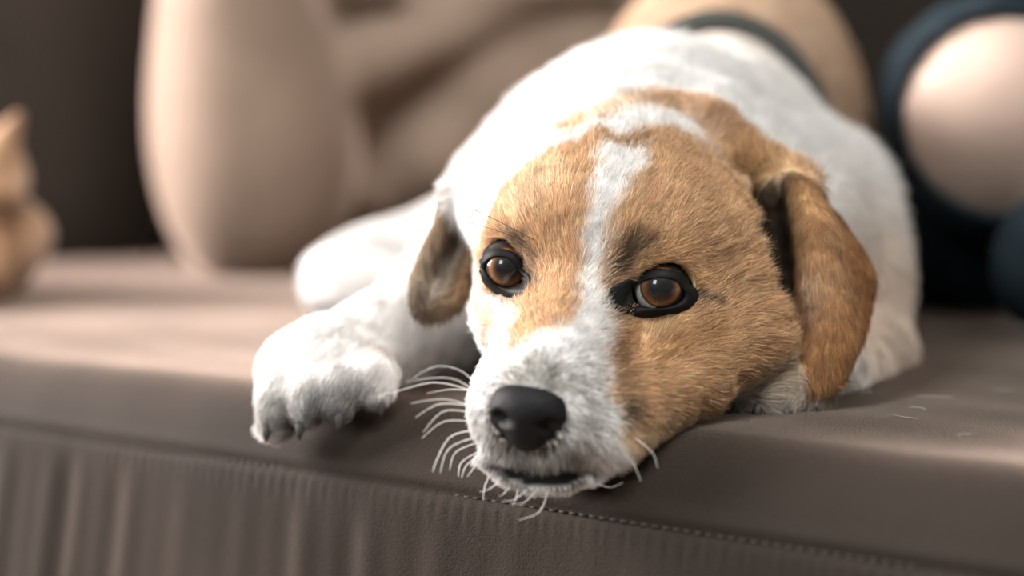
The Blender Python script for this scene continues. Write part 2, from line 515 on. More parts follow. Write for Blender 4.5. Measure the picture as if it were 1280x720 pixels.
# ---- coat: colours, lengths and lie of the hair
# markings of the face, drawn in head centimetres: (sideways, up the profile)
PATCHES = [
    ('tan_left', (0.61, 0.39, 0.23), 0.3, [(-3.09, 3.79), (-2.02, 4.97), (-1.37, 5.48), (-0.66, 5.87), (-0.09, 5.92), (-0.08, 4.52), (0.12, 2.94), (0.27, 1.13), (0.31, -0.17), (0.5, -1.83), (0.65, -2.95), (0.33, -3.65), (-0.16, -4.18), (-0.67, -4.46), (-1.32, -4.88), (-1.92, -3.81), (-1.76, -2.84), (-2.71, -1.63), (-3.74, -1.18), (-4.43, -0.14), (-5.12, 1.44), (-4.7, 1.72), (-4.04, 2.31), (-3.57, 3.26)]),
    ('tan_right', (0.61, 0.39, 0.23), 0.3, [(1.19, 6.71), (1.74, 5.77), (1.87, 4.46), (1.68, 3.02), (1.4, 2.3), (1.14, 1.37), (1.09, 0.03), (1.24, -1.33), (1.69, -2.02), (2.0, -2.65), (2.06, -3.88), (2.54, -5.68), (3.01, -6.58), (3.24, -7.29), (4.15, -7.75), (4.92, -6.44), (5, -6.5), (13, -6.5), (13, 7), (5.85, 8.39), (4.21, 8.81), (2.77, 7.78)]),
    ('forehead_spots', (0.42, 0.24, 0.11), 0.25, [(-0.75, 6.2), (0.04, 6.51), (0.55, 5.82), (1.34, 6.77), (1.83, 6.39), (1.61, 5.61), (0.81, 5.46), (0.18, 5.53), (-0.14, 5.17)]),
    ('tan_left_pale', (0.7, 0.5, 0.33), 0.45, [(-3.7, 2.22), (-2.96, 3.75), (-1.87, 4.43), (-1.09, 3.48), (-1.27, 1.98), (-1.88, 1.17), (-2.84, 1.02)]),
    ('cream_by_ear', (0.72, 0.55, 0.38), 0.35, [(5.61, 6.01), (5.91, 7.91), (6.59, 6.44), (6.88, 5.31), (6.23, 6.08), (5.7, 6.74)]),
    ('pale_over_eye', (0.62, 0.4, 0.22), 0.35, [(2.43, 0.51), (3.0, 1.03), (4.09, 1.15), (4.87, 0.96), (5.54, 0.55), (4.79, 0.35), (3.98, 1.16), (3.26, 0.59)]),
    ('pale_under_eye', (0.6, 0.4, 0.23), 0.35, [(2.42, -1.84), (3.45, -1.51), (4.4, -1.27), (4.83, -1.53), (3.89, -2.11), (2.77, -2.22)]),
    ('cheek_crease_shade', (0.46, 0.27, 0.13), 0.5, [(3.09, -2.97), (4.24, -2.2), (5.03, -1.18), (5.61, -0.87), (5.49, -2.06), (4.74, -3.11), (3.81, -3.94)]),  # shade of the crease below the eye, painted into the coat
    ('brow_dark_left', (0.1, 0.07, 0.05), 0.22, [(-3.16, 1.12), (-2.7, 1.01), (-2.08, 0.64), (-1.74, 0.18), (-1.51, -0.36), (-1.92, -0.09), (-2.34, 0.38), (-2.81, 0.74)]),
    ('brow_dark_right', (0.11, 0.07, 0.045), 0.25, [(1.34, -0.19), (1.57, 0.47), (2.04, 1.03), (2.55, 1.25), (2.99, 1.15), (2.55, 0.82), (2.22, 0.39), (1.88, -0.24), (1.61, -0.55)]),
    ('eye_tail', (0.07, 0.05, 0.04), 0.15, [(4.33, 0.42), (5.12, -0.12), (5.72, 0.01), (5.52, -0.33), (4.92, -0.47), (4.57, -0.41)]),
    ('eye_corner_right', (0.07, 0.05, 0.035), 0.25, [(1.43, -0.76), (1.65, -0.8), (1.92, -1.1), (2.29, -1.58), (2.19, -2.09), (1.93, -2.04), (1.59, -1.55)]),
    ('eye_corner_left', (0.1, 0.07, 0.05), 0.25, [(-2.86, 0.77), (-1.88, -0.34), (-1.42, -0.73), (-1.45, -1.7), (-1.87, -1.85), (-2.45, -1.65), (-2.29, -1.04)]),
    ('muzzle_dark', (0.3, 0.18, 0.1), 0.35, [(1.97, -3.04), (2.29, -3.0), (2.93, -3.98), (3.4, -5.28), (3.56, -6.4), (3.29, -6.81), (2.96, -6.03), (2.48, -4.88), (2.08, -3.86)]),
    ('lip_mark', (0.05, 0.04, 0.035), 0.18, [(3.1, -5.61), (3.41, -5.64), (3.49, -6.36), (3.31, -6.96), (3.14, -6.34)]),
    ('pad_tan', (0.62, 0.47, 0.32), 0.4, [(3.19, -7.31), (3.94, -7.27), (4.92, -6.44), (5.74, -5.12), (4.82, -5.49), (3.86, -6.51)]),
    ('gray_bridge', (0.42, 0.4, 0.37), 0.4, [(-1.0, -5.85), (-0.45, -5.41), (0.49, -5.44), (1.06, -5.99), (1.01, -6.5), (-0.18, -6.6), (-1.07, -6.72)]),
    ('gray_lip', (0.32, 0.31, 0.3), 0.3, [(-1.3, -8.48), (-0.56, -8.68), (0.71, -8.57), (1.78, -8.16), (2.14, -8.25), (1.52, -8.64), (0.25, -8.97), (-1.07, -8.95)]),
    ('lip_dark', (0.05, 0.045, 0.04), 0.14, [(-1.72, -8.72), (-0.91, -8.9), (0.24, -8.83), (1.37, -8.54), (2.32, -8.19), (2.46, -8.33), (1.56, -8.9), (0.29, -9.26), (-0.89, -9.3), (-1.51, -9.08)]),
    ('white_eye_left_below', (0.8, 0.66, 0.52), 0.3, [(-4.52, -0.84), (-3.31, -1.7), (-2.81, -2.28), (-2.36, -4.0), (-6.37, 1.02), (-6.66, 1.63)]),
    ('fold_pale_left', (0.7, 0.52, 0.36), 0.35, [(-2.54, 6.66), (-1.71, 7.65), (0.03, 8.51), (0.08, 7.68), (-1.22, 6.61), (-1.9, 5.79)]),
]


def poly_sd(Q, poly):
    """signed distance to a polygon, negative inside"""
    P = np.array(poly, np.float32)
    d = np.full(len(Q), 1e9, np.float32); ins = np.zeros(len(Q), bool)
    for i in range(len(P)):
        a, b = P[i - 1], P[i]
        e = b - a; w_ = Q - a
        t = np.clip((w_ @ e) / (e @ e + 1e-9), 0, 1)
        d = np.minimum(d, ((w_ - t[:, None] * e) ** 2).sum(1))
        c = ((a[1] > Q[:, 1]) != (b[1] > Q[:, 1]))
        xi = (b[0] - a[0]) * (Q[:, 1] - a[1]) / (b[1] - a[1] + 1e-9) + a[0]
        ins ^= c & (Q[:, 0] < xi)
    d = np.sqrt(d)
    return np.where(ins, -d, d)


WHITE = np.array([.84, .815, .80])
# coat colours away from the face: (place, colour, reach in m)
COAT = [
    ((.142, 1.22, .60), (.62, .40, .25), .10), ((.20, 1.22, .54), (.60, .38, .24), .10), ((.10, 1.25, .60), (.62, .42, .27), .09),
    (at(1066, 330, .797), (.32, .16, .07), .012), (at(1075, 370, .80), (.34, .17, .075), .011),
    (at(966, 255, .805), (.035, .026, .02), .014), (at(976, 290, .812), (.04, .03, .022), .013), (at(990, 290, .806), (.05, .035, .025), .010),  # shade inside the folded ear painted into the coat, next row too
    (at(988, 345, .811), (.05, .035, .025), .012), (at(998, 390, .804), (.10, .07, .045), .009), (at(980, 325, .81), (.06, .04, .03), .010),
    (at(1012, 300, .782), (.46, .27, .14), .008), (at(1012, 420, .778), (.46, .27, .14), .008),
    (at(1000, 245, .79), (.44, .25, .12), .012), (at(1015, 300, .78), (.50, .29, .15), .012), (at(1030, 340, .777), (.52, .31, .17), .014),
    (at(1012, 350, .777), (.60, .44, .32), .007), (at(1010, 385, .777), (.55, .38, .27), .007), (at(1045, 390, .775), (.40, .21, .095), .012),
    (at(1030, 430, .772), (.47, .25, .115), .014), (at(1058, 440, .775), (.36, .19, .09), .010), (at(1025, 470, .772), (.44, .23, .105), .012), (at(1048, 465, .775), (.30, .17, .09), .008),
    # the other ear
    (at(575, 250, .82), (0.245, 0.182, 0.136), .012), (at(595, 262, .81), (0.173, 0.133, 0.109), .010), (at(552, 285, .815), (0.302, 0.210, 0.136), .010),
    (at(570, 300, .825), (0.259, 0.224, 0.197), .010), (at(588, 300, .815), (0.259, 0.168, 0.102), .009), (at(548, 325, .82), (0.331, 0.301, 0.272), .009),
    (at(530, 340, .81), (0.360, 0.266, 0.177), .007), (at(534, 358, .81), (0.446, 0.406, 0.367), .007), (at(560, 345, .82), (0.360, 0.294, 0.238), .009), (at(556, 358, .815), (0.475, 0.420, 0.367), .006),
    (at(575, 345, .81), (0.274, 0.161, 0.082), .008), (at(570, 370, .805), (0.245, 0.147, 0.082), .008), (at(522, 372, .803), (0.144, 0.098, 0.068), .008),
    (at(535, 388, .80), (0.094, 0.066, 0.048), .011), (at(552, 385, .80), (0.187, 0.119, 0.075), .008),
    # paws
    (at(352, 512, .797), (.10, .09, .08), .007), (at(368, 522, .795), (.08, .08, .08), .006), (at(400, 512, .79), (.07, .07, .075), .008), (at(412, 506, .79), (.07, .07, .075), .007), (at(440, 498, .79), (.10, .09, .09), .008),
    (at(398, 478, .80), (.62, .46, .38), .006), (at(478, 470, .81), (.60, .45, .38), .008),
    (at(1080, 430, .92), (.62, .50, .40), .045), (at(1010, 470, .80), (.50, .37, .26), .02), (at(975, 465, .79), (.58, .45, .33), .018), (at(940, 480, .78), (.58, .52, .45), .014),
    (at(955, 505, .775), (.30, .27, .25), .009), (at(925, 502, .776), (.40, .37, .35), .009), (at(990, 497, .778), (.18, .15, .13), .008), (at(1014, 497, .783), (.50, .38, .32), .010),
]
for px_, py_, c_, r_ in [(770, 140, (.60, .42, .27), .006), (795, 132, (.52, .32, .17), .007), (825, 130, (.48, .28, .14), .007), (855, 135, (.46, .26, .125), .008), (885, 146, (.45, .25, .12), .008), (912, 163, (.45, .25, .12), .008),
                         (936, 186, (.46, .26, .13), .009), (925, 203, (.54, .34, .18), .010), (948, 214, (.54, .34, .18), .010), (902, 190, (.56, .36, .20), .008), (968, 224, (.52, .32, .17), .008)]:
    h_ = tree.ray_cast(Vector(CAM), Vector(at(px_, py_, 1.0) - CAM).normalized())
    if h_[0] is not None:
        COAT.append((np.array(h_[0]), c_, r_))
CP = np.array([c[0] for c in COAT]); CC = np.array([c[1] for c in COAT]); CR = np.array([c[2] for c in COAT])
EP = np.concatenate(earpts)
ear_tree = BVHTree.FromPolygons([tuple(p) for p in earpts[0].tolist()] + [tuple(p) for p in earpts[1].tolist()],
    [(o + i * 44 + j, o + i * 44 + j + 1, o + (i + 1) * 44 + j + 1, o + (i + 1) * 44 + j) for o in (0, 52 * 44) for i in range(51) for j in range(43)])


def ear_dist(V):
    d = np.full(len(V), 1.0)
    lo, hi = EP.min(0) - .02, EP.max(0) + .02
    for i in np.where(((V > lo) & (V < hi)).all(1))[0]:
        h = ear_tree.find_nearest(Vector(V[i]), .02)
        if h[0] is not None:
            d[i] = h[3]
    return d


def mouth_d(P):
    d = np.full(len(P), 1.0)
    R_ = (.0016, .0048, .0056, .0052, .0018)
    for i in range(4):
        a, b = MOUTH[i], MOUTH[i + 1]
        t = np.clip(((P - a) @ (b - a)) / ((b - a) @ (b - a)), 0, 1)
        d = np.minimum(d, np.linalg.norm(P - a - t[:, None] * (b - a), axis=1) - R_[i] - (R_[i + 1] - R_[i]) * t)
    return d


def head_d(L):
    muz = np.sqrt((((L - np.array([.2, -5.0, -4.2])) / np.array([4.6, 4.6, 4.2])) ** 2).sum(1)) + .04
    return np.minimum(muz, np.sqrt((((L - np.array([.3, 1.6, -1.0])) / np.stack([np.where(L[:, 0] > .3, 8.6, 7.4), np.full(len(L), 8.6), np.full(len(L), 7.0)], 1)) ** 2).sum(1)))


def coat_color(P, ear, jitter=0.0):
    Lh = to_head(P)
    Q = np.stack([Lh[:, 0], .8 * Lh[:, 2] + .6 * Lh[:, 1]], 1).astype(np.float32)
    if jitter:
        Q = Q + rng.normal(0, jitter, Q.shape).astype(np.float32)
    Q += (.10 * np.stack([wob(P, 520, 11), wob(P, 520, 12)], 1)).astype(np.float32)
    col = np.tile(WHITE, (len(P), 1))
    hw = 1 - ss(1.02, 1.16, head_d(Lh))
    face = hw > .01
    cf, Qf = col[face], Q[face]
    for name, c, soft, poly in PATCHES:
        m = 1 - ss(-soft, soft, poly_sd(Qf, poly))
        cf = cf * (1 - m[:, None]) + np.array(c) * m[:, None]
    col[face] = col[face] * (1 - hw[face, None]) + cf * hw[face, None]
    for sx in rim2d:
        kk = np.where(np.linalg.norm(Lh - EYES[sx], axis=1) < 3.0)[0]
        m = 1 - ss(-.10, .06, poly_sd(Lh[kk][:, [0, 2]].astype(np.float32), rim2d[sx]))
        col[kk] = col[kk] * (1 - m[:, None]) + .02 * m[:, None]
    md = mouth_d(P)
    m = (1 - ss(.0000, .0014, md))[:, None]
    col = col * (1 - m) + .018 * m
    root = np.exp(-((P - at(1003, 228, .806)) ** 2).sum(1) / .014 ** 2)[:, None]
    col = col * (1 - root) + np.array([.52, .31, .16]) * root
    root = np.exp(-((P - at(950, 208, .81)) ** 2).sum(1) / .017 ** 2)[:, None]
    col = col * (1 - root) + np.array([.60, .40, .24]) * root
    pad = (((Lh[:, 0] + .12) / 1.5) ** 2 + ((Lh[:, 2] + 3.85) / 1.2) ** 2 < 1) & (Lh[:, 1] < -6.2)
    col[pad] = .02
    # ears, paws, rump
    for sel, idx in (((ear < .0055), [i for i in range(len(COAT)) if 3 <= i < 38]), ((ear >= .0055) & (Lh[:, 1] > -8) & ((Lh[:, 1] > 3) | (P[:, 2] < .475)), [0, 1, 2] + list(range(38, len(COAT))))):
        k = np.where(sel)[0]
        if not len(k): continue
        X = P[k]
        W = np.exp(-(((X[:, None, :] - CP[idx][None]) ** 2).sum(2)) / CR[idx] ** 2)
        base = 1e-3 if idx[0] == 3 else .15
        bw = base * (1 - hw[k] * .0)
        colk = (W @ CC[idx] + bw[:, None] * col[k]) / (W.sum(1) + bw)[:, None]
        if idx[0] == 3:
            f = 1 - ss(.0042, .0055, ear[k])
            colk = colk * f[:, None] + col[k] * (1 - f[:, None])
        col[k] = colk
    return col


# lie and length of the hair: (place, direction, cm, lift)
LIE = [((.08, .93, .61), (.0, 1, .2), 2.3, .85), ((.03, .95, .59), (-.5, .8, .1), 2.1, .8), ((.17, .95, .56), (.6, .8, -.1), 2.5, .85), ((.17, .96, .50), (.7, .6, -.6), 2.2, .75),
       ((-.04, .95, .52), (-.6, .3, -.6), 1.4, .5), ((.12, 1.04, .63), (.1, 1, .0), .7, .3), ((.14, 1.17, .65), (0, 1, -.2), 1.2, .35), ((.22, 1.17, .57), (.1, 1, -.5), 1.2, .35), ((.05, 1.17, .57), (-.2, 1, -.5), 1.3, .35),
       ((-.03, .89, .487), (-.5, -.5, -.4), 1.0, .4), ((-.065, .86, .475), (-.6, -.6, -.4), .8, .35), ((-.088, .815, .462), (-.4, -.8, -.5), .55, .35), ((-.10, .80, .45), (-.3, -.7, -.7), .5, .35),
       ((.18, .93, .46), (.1, -.3, -1), 1.0, .35), ((.13, .83, .462), (-.6, -.7, -.1), .7, .3), ((.10, .78, .455), (-.5, -.6, -.6), .7, .3), ((-.09, 1.10, .48), (-.7, -.6, -.2), 1.0, .4), ((-.02, 1.12, .50), (-.6, -.4, -.4), 1.3, .4),
       ((.10, .86, .56), (.2, 1, .3), 1.0, .4), ((.03, .87, .55), (-.2, 1, .3), 1.0, .4)]
LP = np.array([l[0] for l in LIE]); LD = np.array([l[1] for l in LIE], float); LL = np.array([l[2] for l in LIE]); LF = np.array([l[3] for l in LIE])
LD /= np.linalg.norm(LD, axis=1)[:, None]


def lie(P, ear):
    Lh = to_head(P)
    W = 1 / ((((P[:, None] - LP[None]) ** 2).sum(2)) + 2e-4) ** 2
    W /= W.sum(1)[:, None]
    F, L, lift = W @ LD, W @ LL, W @ LF
    hw = 1 - ss(.98, 1.14, head_d(Lh))
    # face: hair runs back from the nose, up the brow and round the cheeks
    f = Lh - np.array([0, -8.2, -2.4])
    f[:, 2] += .25 * np.clip(Lh[:, 1] + 3, 0, 6)
    f /= np.linalg.norm(f, axis=1)[:, None]
    low = ss(-3.2, -5.0, Lh[:, 2]) * ss(-4.0, -7.0, Lh[:, 1])
    f = f + low[:, None] * np.stack([np.sign(Lh[:, 0] + .3) * .2, np.zeros(len(P)), -np.ones(len(P)) * 1.2], 1)
    f = f @ HR.T
    dn = np.linalg.norm(Lh - np.array([0, -8, -3.4]), axis=1)
    l = np.clip(.30 + .065 * dn, .3, .95)
    de = np.minimum(np.linalg.norm(Lh - EYES[1], axis=1), np.linalg.norm(Lh - EYES[-1], axis=1))
    l += .22 * np.exp(-((Lh[:, 2] + 5.4) / .45) ** 2) * ss(-5, -6.3, Lh[:, 1])
    l *= 1 - .45 * ss(-5.6, -6.3, Lh[:, 2]) * ss(-3.5, -5, Lh[:, 1])
    l *= 1 - .0 * ss(-4.8, -5.6, Lh[:, 2]) * ss(-3.5, -5, Lh[:, 1])
    l *= .45 + .55 * ss(1.4, 2.8, de)
    F = F * (1 - hw[:, None]) + f * hw[:, None]
    L = L * (1 - hw) + l * hw
    lift = lift * (1 - hw) + (.30 + .25 * low) * hw
    e = 1 - ss(.0045, .006, ear)
    ed = np.array([.04, -.05, -1.0])
    F = F * (1 - e[:, None]) + ed * e[:, None]
    L = L * (1 - e) + .62 * e
    lift = lift * (1 - e) + .22 * e
    return F, L, lift


v_ear = ear_dist(BV)
v_F, v_L, v_lift = lie(BV.astype(np.float64), v_ear)

# ---- eyes
OPEN = {1: [(786, 375), (788, 366), (793, 359), (804, 352), (820, 348), (837, 348.8), (848, 354), (855, 365), (852, 375), (839, 382.5), (821, 385), (806, 383), (795, 380), (788, 378)],
        -1: [(606, 333), (611, 325), (622, 321), (635, 323.5), (643, 331), (650, 343), (655, 353), (646, 355), (634, 359), (621, 356), (611, 347), (606, 339)]}
RIM = {1: [(758, 376), (766, 361), (783, 350), (801, 342), (822, 337.5), (843, 340), (859, 350), (873, 366), (868, 380), (850, 391), (824, 397), (800, 396), (782, 392), (764, 386)],
       -1: [(597, 330), (605, 319), (620, 314), (637, 316.5), (651, 326), (661, 342), (664, 356), (656, 366), (640, 372), (622, 369), (608, 357), (600, 343)]}
GAZE = {1: at(818.5, 363, .1), -1: at(626, 338.5, .1)}
M_LID = plain('eyelid_skin', (.007, .0065, .0065), .55, Specular_IOR_Level=.12)
m_eye, N, L, b = mat('dog_eye')
a = N.new('ShaderNodeAttribute'); a.attribute_name = 'coat'
L.new(a.outputs['Color'], b.inputs['Base Color'])
b.inputs['Roughness'].default_value = .35
b.inputs['Coat Weight'].default_value = .8
b.inputs['Specular IOR Level'].default_value = .15
b.inputs['Coat Roughness'].default_value = .02
rim2d = {}


def ray(px, py):
    d = Vector(at(px, py, 1.0) - CAM).normalized()
    return tree.ray_cast(Vector(CAM), d)


def resample(pts, n):
    P = np.array(pts, float); P = np.vstack([P, P[:1]])
    m = len(P) - 1
    u = np.linspace(0, m, n, endpoint=False); i = u.astype(int); f = (u - i)[:, None]
    g = lambda j: P[:-1][j % m]
    p0, p1, p2, p3 = g(i - 1), g(i), g(i + 1), g(i + 2)
    return .5 * (2 * p1 + (p2 - p0) * f + (2 * p0 - 5 * p1 + 4 * p2 - p3) * f ** 2 + (3 * p1 - p0 - 3 * p2 + p3) * f ** 3)


for sx in (1, -1):
    c = H(*EYES[sx]); R = EYE_R / 100
    gz = GAZE[sx] - c; gz /= np.linalg.norm(gz)
    # aim so that the iris centre is where the gaze ray leaves the ball
    u = np.cross(gz, [0, 0, 1.0]); u /= np.linalg.norm(u); v = np.cross(u, gz)
    V, cols, F = [], [], []
    nr, ns = 72, 64
    for i in range(nr + 1):
        th = math.pi * (i / nr) ** 1.25
        for j in range(ns):
            ph = 2 * math.pi * j / ns
            n_ = gz * math.cos(th) + math.sin(th) * (u * math.cos(ph) + v * math.sin(ph))
            bulge = 1 + .035 * max(0, 1 - (th / .75) ** 2)
            V.append(c + R * bulge * n_)
            r_ = th / .84
            streak = 1 + .18 * math.sin(ph * 23) + .12 * math.sin(ph * 41 + 1)
            pu = ss(.42, .78, r_); lim = ss(.86, .98, r_); sc = ss(.98, 1.06, r_)
            iris = np.array([.12, .052, .024]) * streak * (.75 + .8 * ss(.55, .85, r_))
            col = np.array([.006, .006, .007]) * (1 - pu) + iris * pu
            col = col * (1 - lim) + np.array([.03, .015, .01]) * lim
            col = col * (1 - sc) + (np.array([.50, .48, .47]) if sx > 0 and n_[0] < -.25 and n_[2] < .35 else np.array([.02, .017, .016])) * sc
            cols.append(col)
    for i in range(nr):
        for j in range(ns):
            k = (j + 1) % ns
            F.append((i * ns + j, (i + 1) * ns + j, (i + 1) * ns + k, i * ns + k))
    eye = mesh_obj('eye', V, F, m_eye, dog)
    add_color(eye, 'coat', np.array(cols))
    eye['label'] = 'brown eye on the tan side of the face' if sx > 0 else 'brown eye nearer the window side of the face'
    # eyelids: a ring of dark skin from the ball out onto the face
    n = 72
    ip, op = resample(OPEN[sx], n), resample(RIM[sx], n)
    rows = []
    inn, out = [], []
    for k in range(n):
        d = at(*ip[k], 1.0) - CAM; d /= np.linalg.norm(d)
        oc = CAM - c; bq = oc @ d; disc = bq * bq - (oc @ oc - (R * 1.06) ** 2)
        tt = -bq - math.sqrt(max(disc, 0)) if disc > 0 else -bq
        inn.append(CAM + tt * d)
        h = ray(*op[k])
        out.append(np.array(h[0]) - .0008 * d)
    inn, out = np.array(inn), np.array(out)
    to_cam = CAM - c; to_cam /= np.linalg.norm(to_cam)
    rows = [inn - to_cam * .0030, inn - to_cam * .0004, inn + to_cam * .0009 + (out - inn) * .10, inn + (out - inn) * .30 + to_cam * .0017, inn + (out - inn) * .62 + to_cam * .0012, out + to_cam * .0002, out + (out - inn) * .25 - to_cam * .0030]
    for ri in (2, 3, 4):                      # keep the lid proud of the skin
        for k in range(n):
            d = rows[ri][k] - CAM; dist = np.linalg.norm(d); d /= dist
            h = tree.ray_cast(Vector(CAM), Vector(d))
            if h[0] is not None and h[3] < dist + .0008:
                rows[ri][k] = CAM + d * (h[3] - (.0008, .0012, .0009)[ri - 2])
    for ri in (1, 2, 3, 4, 5):
        for _ in range(3 if ri > 1 else 1):
            rows[ri] = .25 * np.roll(rows[ri], 1, 0) + .5 * rows[ri] + .25 * np.roll(rows[ri], -1, 0)
    for ri in range(1, len(rows) - 1):        # and clear of the ball
        q = rows[ri] - c
        l_ = np.linalg.norm(q, axis=1)
        rows[ri] = c + q * (np.maximum(l_, R * (1.055 if ri < 2 else 1.075)) / l_)[:, None]
    V = np.concatenate(rows)
    F = [(i * n + j, i * n + (j + 1) % n, (i + 1) * n + (j + 1) % n, (i + 1) * n + j) for i in range(len(rows) - 1) for j in range(n)]
    lid = mesh_obj('eyelid', V, F, M_LID, dog)
    l2 = to_head(inn + (out - inn) * .55)
    rim2d[sx] = l2[:, [0, 2]]

body = mesh_obj('body', BV, BQ, M_BODY, dog)
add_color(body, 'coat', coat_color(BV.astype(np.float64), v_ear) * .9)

# ---- nose leather
NS = Sculpt(HO - .13, HO + .02, .0009)
nell = lambda c, r, k=.004, sub=False: NS.ell(H(c[0], c[1] + .1, c[2] - .30), cm(*r), k, HR, sub)
ncone = lambda a, ra, b, rb, k=.003, sub=False: NS.cone(H(a[0], a[1] + .1, a[2] - .30), ra / 100, H(b[0], b[1] + .1, b[2] - .30), rb / 100, k, sub)
nx = -.12
nell((nx, -7.15, -3.0), (1.5, 1.05, .78))
nell((nx, -7.45, -3.45), (1.2, .92, .9))
nell((nx, -7.35, -4.15), (.80, .80, .75))
for sx in (1, -1):
    nell((nx + sx * .88, -7.25, -3.45), (.66, .85, .62), .003)
    ncone((nx + sx * .48, -8.55, -3.62), .22, (nx + sx * .95, -7.9, -3.55), .26, .002, True)
    ncone((nx + sx * .95, -8.0, -3.56), .20, (nx + sx * 1.6, -7.5, -3.95), .10, .003, True)
ncone((nx, -8.55, -3.5), .05, (nx, -8.3, -5.0), .09, .002, True)
nv, nq = NS.mesh()
m_nose, N, L, b = mat('nose_leather')
vo = N.new('ShaderNodeTexVoronoi'); vo.inputs['Scale'].default_value = 900
tc = N.new('ShaderNodeTexCoord'); L.new(tc.outputs['Object'], vo.inputs['Vector'])
bp = N.new('ShaderNodeBump'); bp.inputs['Strength'].default_value = .5; bp.inputs['Distance'].default_value = .0004
L.new(vo.outputs['Distance'], bp.inputs['Height']); L.new(bp.outputs[0], b.inputs['Normal'])
b.inputs['Base Color'].default_value = (.008, .008, .009, 1); b.inputs['Roughness'].default_value = .55; b.inputs['Specular IOR Level'].default_value = .14
mesh_obj('nose', nv, nq, m_nose, dog)

# ---- hair
tri = np.concatenate([BQ[:, [0, 1, 2]], BQ[:, [0, 2, 3]]])
ta = np.linalg.norm(np.cross(BV[tri[:, 1]] - BV[tri[:, 0]], BV[tri[:, 2]] - BV[tri[:, 0]]), axis=1) / 2
tcen = BV[tri].mean(1)
tn = BN[tri[:, 0]]
vis = ((CAM - tcen) * tn).sum(1) / np.linalg.norm(CAM - tcen, axis=1) > -.40
vis &= tcen[:, 2] > .405
Lc = to_head(tcen)
t_head = (head_d(Lc) < 1.1)
t_ear = v_ear[tri[:, 0]] < .0055
t_leg = (~t_head) & (~t_ear) & ((tcen[:, 2] < .487) | (tcen[:, 1] < .87)) & ((tcen[:, 1] < .90) | (tcen[:, 0] < -.045) | ((tcen[:, 0] > .13) & (tcen[:, 2] < .475)))
region = np.where(t_ear, 1, np.where(t_head, 0, np.where(t_leg, 3, 2)))
# the pad of the nose, the eyes and the mouth stay bare
sx_ = np.zeros(len(tri), bool)
for sx in (1, -1):
    near = np.linalg.norm(Lc - EYES[sx], axis=1) < 3.2
    k = np.where(near)[0]
    sx_[k] |= poly_sd(Lc[k][:, [0, 2]].astype(np.float32), rim2d[sx]) < 0
sx_ |= (((Lc[:, 0] - nx) / 1.42) ** 2 + ((Lc[:, 2] + 3.85) / 1.15) ** 2 < 1) & (Lc[:, 1] < -6.3)
sx_ |= mouth_d(tcen) < .0003
vis &= ~sx_
vis &= ~((np.abs(tcen[:, 1] - 1.075) < .024) & (tcen[:, 2] > .47))


